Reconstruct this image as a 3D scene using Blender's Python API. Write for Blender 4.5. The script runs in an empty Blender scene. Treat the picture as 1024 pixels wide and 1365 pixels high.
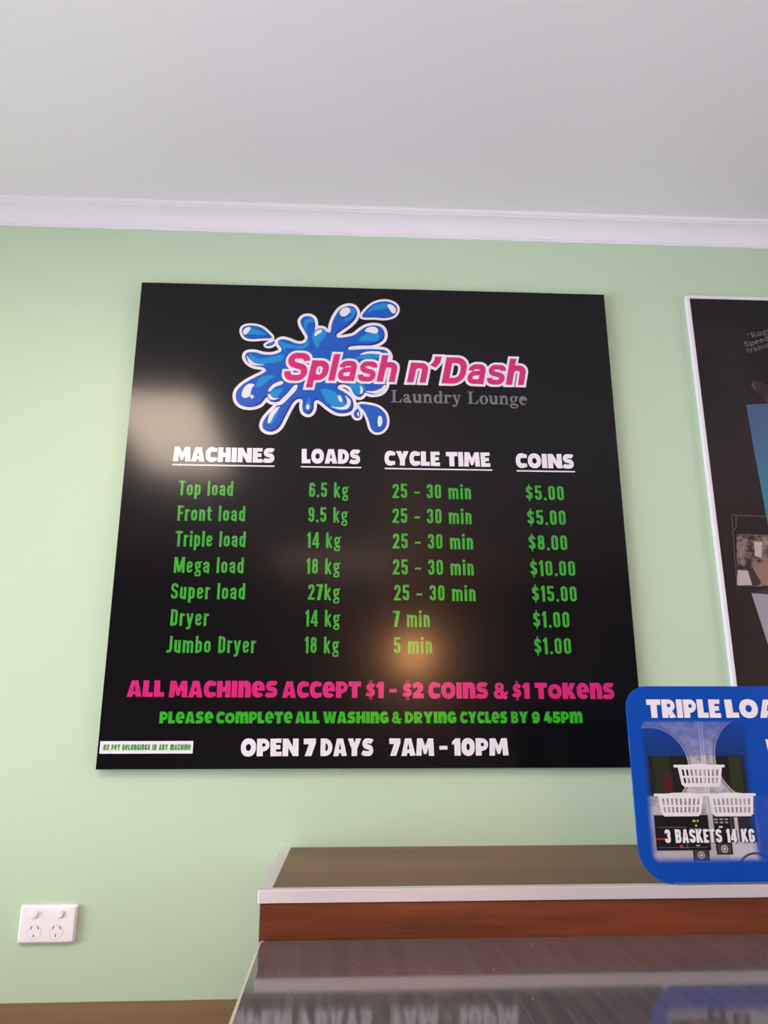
import bpy, bmesh, math, random
from math import pi, sin, cos, tan, radians
from mathutils import Vector, Matrix, Euler
from mathutils.geometry import tessellate_polygon

scene = bpy.context.scene
COL = scene.collection
random.seed(7)

# ------------------------------------------------------------------ camera
PITCH, YAW, ROLL = 0.2770, 0.05128, -0.00143
cam_data = bpy.data.cameras.new('camera')
cam_data.sensor_fit = 'HORIZONTAL'
cam_data.sensor_width = 36.0
cam_data.lens = 36.0 * 1038.66 / 1024.0
cam_data.clip_start = 0.02
cam = bpy.data.objects.new('camera', cam_data)
COL.objects.link(cam)
_f = Vector((sin(YAW) * cos(PITCH), cos(YAW) * cos(PITCH), sin(PITCH)))
_r = Vector((cos(YAW), -sin(YAW), 0))
_u = _r.cross(_f)
_r2 = cos(ROLL) * _r + sin(ROLL) * _u
_u2 = -sin(ROLL) * _r + cos(ROLL) * _u
cam.matrix_world = Matrix((
    (_r2.x, _u2.x, -_f.x, 0.5277), (_r2.y, _u2.y, -_f.y, -1.8041),
    (_r2.z, _u2.z, -_f.z, 1.3832), (0, 0, 0, 1)))
scene.camera = cam

# ------------------------------------------------------------------ world, lights, exposure
scene.view_settings.view_transform = 'Standard'
scene.view_settings.look = 'None'
scene.view_settings.gamma = 1
scene.view_settings.use_curve_mapping = False
scene.view_settings.exposure = 0.10
world = bpy.data.worlds.new('daylight'); scene.world = world
world.use_nodes = True
world.node_tree.nodes['Background'].inputs[0].default_value = (0.75, 0.87, 1.0, 1)
world.node_tree.nodes['Background'].inputs[1].default_value = 3.0

def area_light(name, loc, rot, sx, sy, power, color):
    d = bpy.data.lights.new(name, 'AREA'); d.shape = 'RECTANGLE'
    d.size = sx; d.size_y = sy; d.energy = power; d.color = color
    o = bpy.data.objects.new(name, d); COL.objects.link(o)
    o.location = loc; o.rotation_euler = rot
    return o
# cool daylight through the shopfront window in the left wall, warm low daylight through the right one
area_light('window_daylight', (-2.62, -1.75, 1.20), (0, radians(-92), 0), 1.9, 2.3, 136, (0.80, 0.885, 1.0))
area_light('window_daylight', (3.82, -1.6, 1.55), (0, radians(86), 0), 1.6, 1.5, 32, (1.0, 0.90, 0.85))
ROOM_X0, ROOM_X1, ROOM_Y, CEIL = -2.5, 3.7, -5.0, 2.716

# ------------------------------------------------------------------ helpers
def link(name, verts, faces, mat=None, parent=None, smooth=False):
    me = bpy.data.meshes.new(name)
    me.from_pydata(verts, [], faces); me.update()
    if mat: me.materials.append(mat)
    if smooth:
        for p in me.polygons: p.use_smooth = True
    o = bpy.data.objects.new(name, me); COL.objects.link(o)
    if parent: o.parent = parent
    return o

def tag(o, label=None, cat=None, group=None, kind=None):
    if label: o['label'] = label
    if cat: o['category'] = cat
    if group: o['group'] = group
    if kind: o['kind'] = kind
    return o

def empty(name, loc=(0, 0, 0)):
    o = bpy.data.objects.new(name, None); COL.objects.link(o); o.location = loc
    o.empty_display_size = 0.05
    return o

def box(name, x0, x1, y0, y1, z0, z1, mat, parent=None, bevel=0.0, seg=2):
    bm = bmesh.new()
    bmesh.ops.create_cube(bm, size=1.0)
    for v in bm.verts:
        v.co = Vector(((x0 + x1) / 2 + v.co.x * (x1 - x0), (y0 + y1) / 2 + v.co.y * (y1 - y0), (z0 + z1) / 2 + v.co.z * (z1 - z0)))
    if bevel:
        bmesh.ops.bevel(bm, geom=bm.edges[:], offset=bevel, segments=seg, profile=0.5, affect='EDGES')
    bmesh.ops.recalc_face_normals(bm, faces=bm.faces)
    me = bpy.data.meshes.new(name); bm.to_mesh(me); bm.free()
    me.materials.append(mat)
    o = bpy.data.objects.new(name, me); COL.objects.link(o)
    if parent: o.parent = parent
    return o

def bm_obj(name, bm, mat, parent=None, smooth=False):
    bmesh.ops.recalc_face_normals(bm, faces=bm.faces)
    me = bpy.data.meshes.new(name); bm.to_mesh(me); bm.free()
    me.materials.append(mat)
    if smooth:
        for p in me.polygons: p.use_smooth = True
    o = bpy.data.objects.new(name, me); COL.objects.link(o)
    if parent: o.parent = parent
    return o

def prism(name, outline, y_front, y_back, mat, parent=None, holes=(), bevel=0.0):
    """closed outline in the x-z plane extruded along y (front = smaller y)"""
    bm = bmesh.new()
    vs = [bm.verts.new((x, y_front, z)) for x, z in outline]
    f = bm.faces.new(vs)
    r = bmesh.ops.extrude_face_region(bm, geom=[f])
    for v in r['geom']:
        if isinstance(v, bmesh.types.BMVert): v.co.y = y_back
    bmesh.ops.recalc_face_normals(bm, faces=bm.faces)
    if bevel:
        es = [e for e in bm.edges if abs(e.verts[0].co.y - e.verts[1].co.y) < 1e-6]
        bmesh.ops.bevel(bm, geom=es, offset=bevel, segments=2, profile=0.5, affect='EDGES')
    return bm_obj(name, bm, mat, parent)

# ------------------------------------------------------------------ materials
class NT:
    """tiny wrapper for building node trees"""
    def __init__(self, name):
        self.m = bpy.data.materials.new(name); self.m.use_nodes = True
        self.t = self.m.node_tree; self.N = self.t.nodes; self.L = self.t.links
        self.b = self.N['Principled BSDF']
    def _s(self, inp, v):
        if isinstance(v, bpy.types.NodeSocket): self.L.new(v, inp)
        else: inp.default_value = v
    def math(self, op, a, b=0.0, c=0.0, clamp=False):
        n = self.N.new('ShaderNodeMath'); n.operation = op; n.use_clamp = clamp
        for i, v in enumerate((a, b, c)): self._s(n.inputs[i], v)
        return n.outputs[0]
    def step(self, v, e0, e1):
        n = self.N.new('ShaderNodeMapRange'); n.interpolation_type = 'SMOOTHSTEP'
        self._s(n.inputs[0], v); self._s(n.inputs[1], e0); self._s(n.inputs[2], e1)
        return n.outputs[0]
    def lerp(self, v, a0, a1, b0, b1):
        n = self.N.new('ShaderNodeMapRange')
        for i, q in enumerate((v, a0, a1, b0, b1)): self._s(n.inputs[i], q)
        return n.outputs[0]
    def mix(self, f, a, b):
        n = self.N.new('ShaderNodeMix'); n.data_type = 'RGBA'
        self._s(n.inputs[0], f); self._s(n.inputs[6], col4(a)); self._s(n.inputs[7], col4(b))
        return n.outputs[2]
    def coord(self, which='Object', scale=(1, 1, 1)):
        tc = self.N.new('ShaderNodeTexCoord'); mp = self.N.new('ShaderNodeMapping')
        self.L.new(tc.outputs[which], mp.inputs[0]); mp.inputs['Scale'].default_value = scale
        return mp.outputs[0]
    def sep(self, v):
        n = self.N.new('ShaderNodeSeparateXYZ'); self.L.new(v, n.inputs[0]); return n.outputs
    def noise(self, vec, scale, detail=3, rough=0.5):
        n = self.N.new('ShaderNodeTexNoise'); self.L.new(vec, n.inputs['Vector'])
        n.inputs['Scale'].default_value = scale; n.inputs['Detail'].default_value = detail
        n.inputs['Roughness'].default_value = rough
        return n.outputs['Fac']
    def bump(self, h, strength, dist):
        n = self.N.new('ShaderNodeBump'); n.inputs['Strength'].default_value = strength
        n.inputs['Distance'].default_value = dist; self.L.new(h, n.inputs['Height'])
        self.L.new(n.outputs[0], self.b.inputs['Normal'])
    def set(self, **k):
        for a, v in k.items():
            self._s(self.b.inputs[a.replace('_', ' ')], v)
        return self.m

def col4(c):
    if isinstance(c, bpy.types.NodeSocket) or len(c) == 4: return c
    return (*c, 1)
def srgb(r, g, b):
    f = lambda v: (v / 255 / 12.92) if v <= 10 else ((v / 255 + 0.055) / 1.055) ** 2.4
    return (f(r), f(g), f(b), 1)

def plain(name, color, rough=0.5, spec=0.5, metal=0.0, coat=0.0, coat_rough=0.1):
    t = NT(name); t.set(Base_Color=color, Roughness=rough, Specular_IOR_Level=spec, Metallic=metal, Coat_Weight=coat, Coat_Roughness=coat_rough)
    return t.m

def painted_wall(name, color):
    t = NT(name); c = t.coord()
    n1 = t.noise(c, 1.3, 2); n2 = t.noise(c, 240, 2)
    a = tuple(v * 0.985 for v in color[:3]); b = tuple(v * 1.015 for v in color[:3])
    t.set(Base_Color=t.mix(n1, a, b), Roughness=0.42, Specular_IOR_Level=0.45)
    t.bump(n2, 0.12, 0.0006)
    return t.m

def wood(name, dark, light, rough=0.3, scale=1.0, coat=0.0, spec=0.5, axis=0):
    t = NT(name)
    sc = (1.6, 26, 26) if axis == 0 else (26, 1.6, 26)
    c = t.coord(scale=tuple(v * scale for v in sc))
    n = t.noise(c, 2.2, 6, 0.62)
    c2 = t.coord(scale=tuple(v * scale for v in ((0.9, 5, 5) if axis == 0 else (5, .9, 5))))
    n2 = t.noise(c2, 1.5, 3, 0.5)
    c3 = t.coord(scale=(7, 160, 160)); n3 = t.noise(c3, 2.0, 2, 0.6)
    f = t.math('ADD', t.math('MULTIPLY', n, 0.55), t.math('MULTIPLY', n2, 0.45))
    f = t.step(f, 0.33, 0.68)
    base = t.mix(f, dark, light)
    pores = t.step(n3, 0.62, 0.72)
    base = t.mix(t.math('MULTIPLY', pores, 0.35), base, tuple(v * 0.45 for v in dark[:3]))
    t.set(Base_Color=base, Roughness=rough, Coat_Weight=coat, Coat_Roughness=0.12, Specular_IOR_Level=spec)
    t.bump(n3, 0.08, 0.0004)
    return t.m

M = {}
M['wall'] = painted_wall('pastel_green_paint', (0.525, 0.70, 0.505))
M['wall_plain'] = painted_wall('pale_room_paint', (0.60, 0.59, 0.60))
M['back'] = painted_wall('muted_back_wall_paint', (0.26, 0.25, 0.28))
M['ceiling'] = painted_wall('ceiling_paint', (0.86, 0.83, 0.86))
M['cornice'] = plain('cornice_paint', (0.88, 0.86, 0.93, 1), 0.35)
M['floor'] = plain('floor_vinyl', srgb(208, 202, 204), 0.35)
M['black_panel'] = plain('satin_black_panel', (0.0035, 0.0034, 0.0048, 1), 0.15, 0.32)
M['white'] = plain('white_vinyl', srgb(232, 228, 238), 0.2)
M['green'] = plain('leaf_green_vinyl', srgb(60, 158, 54), 0.17, 0.4)
M['green2'] = plain('bright_green_vinyl', srgb(48, 168, 34), 0.19)
M['pink'] = plain('magenta_vinyl', srgb(206, 36, 116), 0.19)
M['grey'] = plain('grey_vinyl', srgb(112, 112, 118), 0.19)
M['blue'] = plain('royal_blue_print', srgb(0, 86, 192), 0.19)
M['navy'] = plain('navy_print', srgb(28, 36, 140), 0.19)
M['sky'] = plain('light_blue_print', srgb(0, 140, 210), 0.19)
M['frame_white'] = plain('white_powder_coat', srgb(236, 232, 242), 0.3)
M['plastic'] = plain('white_socket_plastic', srgb(250, 246, 252), 0.25)
M['dark'] = plain('dark_slot', (0.02, 0.02, 0.02, 1), 0.6)
M['bench_wood'] = wood('bench_laminate', srgb(100, 66, 32), srgb(136, 92, 50), 0.34, spec=.2)
M['top_wood'] = wood('bulkhead_top_laminate', srgb(76, 30, 6), srgb(124, 60, 20), 0.30, 1.0, spec=.10)
M['front_wood'] = wood('bulkhead_front_laminate', srgb(78, 34, 16), srgb(128, 64, 34), 0.35)
M['mdf'] = plain('cabinet_carcass', srgb(120, 90, 60), 0.6)
t = NT('anodised_aluminium'); c = t.coord(scale=(3, 400, 400)); n = t.noise(c, 3, 2)
M['alu'] = t.set(Base_Color=srgb(226, 220, 226), Metallic=0.4, Roughness=t.lerp(n, 0, 1, 0.32, 0.48))

# ------------------------------------------------------------------ lettering: glyphs drawn as strokes and outlines, cap height = 1
def fillet(pts, r, closed=False):
    n = len(pts); out = []
    for i, p in enumerate(pts):
        if (not closed and i in (0, n - 1)) or r <= 0:
            out.append(p); continue
        a, b = pts[i - 1], pts[(i + 1) % n]
        va = Vector((a[0] - p[0], a[1] - p[1])); vb = Vector((b[0] - p[0], b[1] - p[1]))
        la, lb = va.length, vb.length
        if la < 1e-6 or lb < 1e-6: continue
        va /= la; vb /= lb
        fa = 0.5 if (closed or i - 1 > 0) else 0.98
        fb = 0.5 if (closed or i + 1 < n - 1) else 0.98
        half = va.angle(vb) / 2
        d = min(r / max(tan(half), 0.05), la * fa, lb * fb)
        w = sin(half)
        p0 = Vector(p) + va * d; p2 = Vector(p) + vb * d; P = Vector(p)
        for k in range(6):
            t = k / 5
            q = ((1 - t) ** 2 * p0 + 2 * t * (1 - t) * w * P + t * t * p2) / ((1 - t) ** 2 + 2 * t * (1 - t) * w + t * t)
            out.append((q.x, q.y))
    res = []
    for q in out:
        if not res or math.hypot(q[0] - res[-1][0], q[1] - res[-1][1]) > 1e-4: res.append(q)
    return res

def stroke(pts, w, closed=False, ext=0.0):
    """list of quads covering a poly-line of width w, mitred joins"""
    pts = [Vector(p) for p in pts]
    if ext and not closed:
        pts[0] = pts[0] + (pts[0] - pts[1]).normalized() * ext
        pts[-1] = pts[-1] + (pts[-1] - pts[-2]).normalized() * ext
    n = len(pts); h = w / 2; L, Rr = [], []
    for i, p in enumerate(pts):
        dirs = []
        if closed or i > 0: dirs.append((p - pts[i - 1]).normalized())
        if closed or i < n - 1: dirs.append((pts[(i + 1) % n] - p).normalized())
        nn = Vector((0, 0))
        for d in dirs: nn += Vector((-d.y, d.x))
        if nn.length < 1e-6: nn = Vector((-dirs[0].y, dirs[0].x))
        nn.normalize()
        k = 1.0 / max(nn.dot(Vector((-dirs[0].y, dirs[0].x))), 0.45)
        L.append(p + nn * h * k); Rr.append(p - nn * h * k)
    return [[L[i], L[(i + 1) % n], Rr[(i + 1) % n], Rr[i]] for i in range(n if closed else n - 1)]

def ell(cx, cy, rx, ry, a0=0, a1=360, n=20, e=1.0):
    full = abs(a1 - a0) >= 360
    out = []
    for k in range(n if full else n + 1):
        a = radians(a0 + (a1 - a0) * k / n); c_, s_ = cos(a), sin(a)
        out.append((cx + rx * math.copysign(abs(c_) ** e, c_), cy + ry * math.copysign(abs(s_) ** e, s_)))
    return out

def S(pts, r=0.0, w=None, closed=False): return ('s', pts, r, w, closed)
def P(outer, *holes): return ('p', outer, holes)

# --- condensed grotesque (price list)
a, xh, cw = 0.1, 0.75, 0.43
L_, R_ = a, cw - a
def rect(x0, x1, y0, y1): return [(x0, y0), (x1, y0), (x1, y1), (x0, y1)]
COND = {
 'T': (.44, [S([(.22, 0), (.22, 1)]), S([(0, .91), (.44, .91)], w=.18)]),
 'F': (.38, [S([(a, 0), (a, 1)]), S([(0, .91), (.38, .91)], w=.18), S([(a, .50), (.34, .50)], w=.17)]),
 'M': (.70, [S([(a, 0), (a, 1)]), S([(.60, 0), (.60, 1)]), P([(.02, 1), (.22, 1), (.35, .42), (.48, 1), (.68, 1), (.43, .05), (.27, .05)])]),
 'S': (.46, [S([(.36, .72), (.36, .90), (.10, .90), (.10, .60), (.36, .42), (.36, .10), (.10, .10), (.10, .30)], .13, .19)]),
 'D': (.45, [S([(a, .09), (a, .91), (.35, .91), (.35, .09)], .13, .19, True), S([(a, 0), (a, 1)])]),
 'J': (.34, [S([(.24, 1), (.24, .09), (.0, .09)], .13)]),
 'B': (.46, [S([(a, 0), (a, 1)]), S([(a, .91), (.35, .91), (.35, .52), (a, .52)], .12, .18), S([(a, .52), (.36, .52), (.36, .09), (a, .09)], .12, .18)]),
 'A': (.50, [P([(0, 0), (.15, 1), (.35, 1), (.50, 0), (.31, 0), (.29, .19), (.21, .19), (.19, 0)], [(.25, .78), (.225, .36), (.275, .36)])]),
 'K': (.50, [S([(a, 0), (a, 1)]), S([(.13, .38), (.40, 1)], w=.17), S([(.20, .56), (.42, 0)], w=.18)]),
 'E': (.38, [S([(a, 0), (a, 1)]), S([(a, .91), (.38, .91)], w=.18), S([(a, .5), (.34, .5)], w=.17), S([(a, .09), (.38, .09)], w=.18)]),
 'G': (.46, [S([(.36, .70), (.36, .90), (.10, .90), (.10, .10), (.36, .10), (.36, .48), (.24, .48)], .13, .19)]),
 'o': (cw, [S(rect(L_, R_, a, xh - a), .13, .19, True)]),
 'p': (cw, [S(rect(L_, R_, a, xh - a), .13, .19, True), S([(L_, -.22), (L_, xh)])]),
 'b': (cw, [S(rect(L_, R_, a, xh - a), .13, .19, True), S([(L_, 0), (L_, 1)])]),
 'd': (cw, [S(rect(L_, R_, a, xh - a), .13, .19, True), S([(R_, 0), (R_, 1)])]),
 'a': (.42, [S([(.09, .50), (.09, .66), (.32, .66), (.32, 0)], .12, .18), S([(.32, .42), (.09, .37), (.09, .09), (.32, .12)], .11, .17)]),
 'l': (.20, [S([(a, 0), (a, 1)])]),
 'i': (.20, [S([(a, 0), (a, xh)]), S([(a, .83), (a, 1)])]),
 'n': (.42, [S([(a, 0), (a, xh)]), S([(a, .45), (a, xh - .09), (.32, xh - .09), (.32, 0)], .13)]),
 'u': (.42, [S([(.32, 0), (.32, xh)]), S([(a, xh), (a, .09), (.32, .09), (.32, .35)], .13)]),
 'm': (.66, [S([(a, 0), (a, xh)]), S([(a, .45), (a, xh - .09), (.33, xh - .09), (.33, 0)], .13, .19), S([(.33, .45), (.33, xh - .09), (.56, xh - .09), (.56, 0)], .13, .19)]),
 'r': (.31, [S([(a, 0), (a, xh)]), S([(a, .40), (a, xh - .09), (.31, xh - .09)], .12, .18)]),
 't': (.32, [S([(.14, .93), (.14, .09), (.31, .09)], .12, .19), S([(0, .67), (.31, .67)], w=.15)]),
 'e': (.42, [S([(.12, .37), (.32, .37), (.32, .66), (.10, .66), (.10, .09), (.32, .09), (.32, .24)], .12, .175)]),
 'y': (.44, [S([(.08, xh), (.235, 0)], w=.18), S([(.36, xh), (.20, -.13), (.04, -.14)], .08, .18)]),
 'k': (.44, [S([(a, 0), (a, 1)]), S([(.12, .28), (.36, xh)], w=.16), S([(.19, .42), (.37, 0)], w=.17)]),
 'g': (.46, [S(rect(.10, .32, .33, xh - .09), .12, .17, True), S([(.30, .66), (.46, .70)], w=.12), S([(.12, .36), (.12, .19), (.36, .14), (.36, -.15), (.08, -.15), (.08, .02), (.30, .12)], .08, .13)]),
 '0': (.43, [S(rect(.10, .33, .10, .90), .13, .19, True)]),
 '1': (.26, [S([(.16, 0), (.16, 1)]), P([(0, .84), (.0, .73), (.1, .73), (.1, .98)])]),
 '2': (.43, [S([(.10, .68), (.10, .90), (.33, .90), (.33, .60), (.11, .12)], .12, .19), S([(.01, .09), (.42, .09)], w=.18)]),
 '3': (.43, [S([(.10, .70), (.10, .90), (.33, .90), (.33, .53), (.18, .53)], .12, .19), S([(.18, .53), (.33, .53), (.33, .10), (.10, .10), (.10, .32)], .12, .19)]),
 '4': (.46, [S([(.32, 0), (.32, 1)]), S([(.28, .96), (.07, .30)], w=.16), S([(.0, .25), (.46, .25)], w=.16)]),
 '5': (.43, [S([(.40, .91), (.10, .91), (.10, .50)], 0, .18), S([(.10, .47), (.14, .58), (.33, .58), (.33, .10), (.10, .10), (.10, .30)], .12, .19)]),
 '6': (.43, [S(rect(.10, .33, .10, .54), .12, .19, True), S([(.33, .70), (.33, .90), (.10, .90), (.10, .3)], .13, .19)]),
 '7': (.42, [S([(0, .91), (.42, .91)], w=.18), P([(.22, .9), (.42, .9), (.26, 0), (.06, 0)])]),
 '8': (.43, [S(rect(.11, .32, .54, .90), .11, .18, True), S(rect(.10, .33, .10, .52), .12, .19, True)]),
 '9': (.43, [S(rect(.10, .33, .46, .90), .12, .19, True), S([(.10, .30), (.10, .10), (.33, .10), (.33, .7)], .13, .19)]),
 '$': (.44, [S([(.34, .70), (.34, .86), (.10, .86), (.10, .60), (.34, .42), (.34, .14), (.10, .14), (.10, .32)], .12, .17), S([(.22, -.08), (.22, 1.08)], w=.09)]),
 '.': (.19, [S([(.095, 0), (.095, .17)], w=.17)]),
 '-': (.34, [S([(0, .40), (.34, .40)], w=.16)]),
}
COND['s'] = (.40, [S([(.31, .50), (.31, .66), (.09, .66), (.09, .45), (.31, .32), (.31, .09), (.09, .09), (.09, .24)], .11, .17)])

# --- heavy hand-cut display face
def ring(cx, cy, rx, ry, ix, iy): return P(ell(cx, cy, rx, ry, n=24, e=.9), ell(cx, cy, ix, iy, n=14))
def cshape(w, notch=.80): 
    o = ell(w * .53, .5, w * .53, .52, 48, 312, 20, .9)
    o[0] = (w, .93); o[-1] = (w, .07)
    i = ell(w * .60, .5, .17, .20, 295, 65, 10)
    return P(o + [(w * .99, .30)] + i + [(w * .99, .70)])
CH_S = [S([(.70, .80), (.62, .86), (.18, .86), (.16, .56), (.63, .47), (.63, .14), (.14, .14), (.03, .22)], .17, .29)]
def bowl(x0, x1, y0, y1, n=8):
    r = (y1 - y0) / 2
    return ell(x1 - r * .9, (y0 + y1) / 2, r * .9, r, -90, 90, n)
CHUNK = {
 'H': (.90, [P([(0, 0), (.01, 1), (.37, 1), (.36, .64), (.54, .64), (.53, 1), (.89, 1), (.90, 0), (.54, 0), (.54, .35), (.36, .35), (.36, 0)])]),
 'I': (.37, [P([(.01, 0), (0, 1), (.36, 1), (.37, 0)])]),
 'M': (1.2, [P([(0, 0), (.06, 1), (.42, 1), (.60, .56), (.79, 1), (1.14, 1), (1.2, 0), (.85, 0), (.82, .50), (.68, .10), (.52, .10), (.38, .50), (.35, 0)])]),
 'A': (.94, [P([(0, 0), (.26, 1), (.68, 1), (.94, 0), (.57, 0), (.54, .16), (.39, .16), (.36, 0)], [(.465, .74), (.385, .37), (.545, .37)])]),
 'C': (.80, [cshape(.80)]),
 'N': (1.0, [P([(0, 0), (.01, 1), (.36, 1), (.65, .52), (.64, 1), (.99, 1), (1., 0), (.66, 0), (.36, .48), (.36, 0)])]),
 'E': (.70, [P([(.01, 0), (0, 1), (.69, 1), (.68, .76), (.35, .76), (.35, .63), (.62, .63), (.62, .39), (.35, .39), (.35, .25), (.70, .25), (.70, 0)])]),
 'S': (.80, CH_S), 's': (.80, CH_S),
 'O': (.94, [ring(.47, .5, .47, .52, .165, .20)]),
 'o': (.94, [ring(.47, .46, .47, .46, .165, .18)]),
 'L': (.66, [P([(.01, 0), (0, 1), (.37, 1), (.38, .28), (.66, .28), (.66, 0)])]),
 'D': (.82, [P([(0, 0), (0, 1), (.32, 1)] + ell(.32, .5, .50, .5, 84, -84, 12) + [(.32, 0)], ell(.38, .5, .13, .22, 90, -90, 8) + [(.34, .28), (.34, .72)])]),
 'T': (.86, [P([(0, 1), (.86, 1), (.85, .70), (.62, .70), (.62, 0), (.25, 0), (.24, .70), (.01, .70)])]),
 'Y': (.94, [P([(0, 1), (.38, 1), (.47, .72), (.56, 1), (.94, 1), (.66, .40), (.66, 0), (.28, 0), (.28, .40)])]),
 'P': (.78, [P([(0, 0), (0, 1), (.40, 1)] + ell(.40, .64, .38, .36, 88, -88, 12) + [(.37, .27), (.37, 0)], ell(.42, .64, .11, .11, n=10))]),
 'R': (.84, [P([(0, 0), (0, 1), (.42, 1)] + ell(.42, .66, .38, .34, 88, -40, 10) + [(.62, .38), (.84, .02), (.46, -.02), (.37, .28), (.37, 0)], ell(.43, .67, .11, .105, n=10))]),
 'B': (.80, [P([(0, 0), (0, 1), (.40, 1)] + ell(.42, .74, .32, .26, 85, -50, 8) + ell(.42, .29, .38, .29, 50, -85, 8) + [(.40, 0)], ell(.42, .71, .08, .07, n=8), ell(.43, .30, .09, .08, n=8))]),
 'W': (1.30, [P([(0, 1), (.36, 1), (.44, .45), (.53, 1), (.78, 1), (.87, .45), (.95, 1), (1.30, 1), (1.09, 0), (.74, 0), (.65, .48), (.56, 0), (.21, 0)])]),
 'K': (.92, [P([(0, 0), (0, 1), (.37, 1), (.38, .64), (.54, 1), (.92, .98), (.66, .52), (.92, .02), (.52, 0), (.38, .34), (.37, 0)])]),
 'G': (.86, [P(ell(.45, .5, .45, .52, 48, 300, 20, .9) + [(.86, .10), (.86, .56), (.46, .56), (.46, .36), (.52, .36), (.52, .30)] + ell(.50, .5, .15, .20, 285, 65, 9) + [(.80, .70)])]),
 'n': (.84, [P([(0, 0), (.01, 1), (.35, 1), (.37, .95)] + ell(.52, .66, .32, .36, 110, 0, 8) + [(.84, 0), (.47, 0), (.47, .60), (.42, .66), (.37, .60), (.37, 0)])]),
 'm': (1.26, [P([(0, 0), (.01, 1), (.34, 1), (.36, .95)] + ell(.52, .68, .25, .34, 110, 40, 5) + ell(.98, .66, .28, .36, 130, 0, 8) + [(1.26, 0), (.91, 0), (.91, .6), (.86, .66), (.81, .6), (.81, 0), (.46, 0), (.46, .6), (.41, .66), (.36, .6), (.36, 0)])]),
 'e': (.86, [P([(.86, .40)] + ell(.43, .5, .43, .51, 0, 320, 22, .9) + [(.60, .30), (.46, .27), (.38, .36), (.38, .40)], [(.36, .58), (.52, .58)] + ell(.44, .60, .08, .15, 0, 180, 6))]),
 '$': (.66, [S([(.58, .72), (.50, .78), (.15, .78), (.15, .55), (.50, .46), (.50, .22), (.12, .22), (.03, .29)], .13, .23), S([(.27, -.10), (.27, 1.10)], w=.06), S([(.40, -.10), (.40, 1.10)], w=.06)]),
 '1': (.52, [P([(.14, 0), (.14, .66), (0, .64), (0, .80), (.22, 1), (.52, 1), (.52, 0)])]),
 '2': (.76, [P([(0, .64), (.0, .9)] + ell(.36, .68, .38, .33, 130, -30, 10) + [(.52, .30), (.76, .30), (.76, 0), (0, 0), (0, .26), (.30, .52), (.36, .66), (.30, .70), (.12, .62)])]),
 '4': (.80, [P([(.36, 0), (.36, .18), (0, .18), (0, .40), (.24, 1), (.62, 1), (.42, .46), (.42, .46), (.42, .62), (.70, .62), (.70, .46), (.80, .46), (.80, .18), (.70, .18), (.70, 0)])]),
 '5': (.76, [P([(.06, 1), (.70, 1), (.70, .74), (.38, .74), (.37, .64)] + ell(.38, .33, .38, .34, 80, -125, 12) + [(.0, .08), (.02, .34), (.20, .27), (.34, .27), (.38, .34), (.33, .40), (.04, .36)])]),
 '7': (.74, [P([(0, 1), (.74, 1), (.74, .74), (.46, 0), (.06, 0), (.32, .68), (0, .68)])]),
 '9': (.74, [P(ell(.36, .64, .36, .37, 200, 0, 14) + [(.70, .25), (.50, -.02), (.06, 0), (.04, .26), (.30, .28)], ell(.36, .66, .09, .10, n=10)), P([(.0, .6), (.05, .34), (.4, .24), (.4, .4), (.36, .45)])]),
 '0': (.84, [ring(.42, .5, .42, .52, .11, .20)]),
 '-': (.40, [S([(.0, .46), (.40, .46)], w=.22)]),
 '3': (.76, CH_S),
 '&': (.92, [P(ell(.38, .72, .30, .29, n=16), ell(.38, .74, .07, .07, n=8)), P(ell(.38, .28, .38, .30, n=18), ell(.36, .29, .10, .08, n=8)), P([(.30, .52), (.48, .56), (.92, .10), (.78, -.06), (.62, -.02)]), P([(.62, .22), (.90, .50), (.94, .34), (.76, .16)])]),
}
CHUNK['c'] = CHUNK['C']; CHUNK['y'] = CHUNK['Y']

# --- bold italic grotesque (logo)
ix = .75
ITAL = {
 'S': (.80, [S([(.68, .72), (.66, .90), (.13, .92), (.13, .60), (.67, .46), (.67, .08), (.11, .08), (.10, .32)], .21, .22)]),
 'p': (.66, [S([(.12, -.27), (.12, ix)]), S([(.12, .11), (.55, .11), (.55, ix - .11), (.12, ix - .11)], .21, .215, True)]),
 'l': (.24, [S([(.12, 0), (.12, 1)])]),
 'a': (.66, [S([(.10, .50), (.13, ix - .09), (.52, ix - .09), (.52, 0)], .15, .20), S([(.52, .45), (.11, .38), (.11, .10), (.46, .09), (.52, .22)], .14, .18)]),
 's': (.64, [S([(.53, .52), (.53, ix - .09), (.11, ix - .09), (.11, .44), (.53, .33), (.53, .09), (.10, .09), (.09, .25)], .14, .185)]),
 'h': (.66, [S([(.12, 0), (.12, 1)]), S([(.12, .40), (.14, ix - .11), (.54, ix - .11), (.54, 0)], .17, .21)]),
 'n': (.66, [S([(.12, 0), (.12, ix)]), S([(.12, .40), (.14, ix - .11), (.54, ix - .11), (.54, 0)], .17, .21)]),
 "'": (.28, [S([(.14, 1.0), (.14, .80), (.04, .62)], .08, .20)]),
 'D': (.80, [S([(.12, .89), (.68, .89), (.68, .11), (.12, .11)], .30, .22), S([(.12, 0), (.12, 1)], w=.24)]),
}
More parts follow.
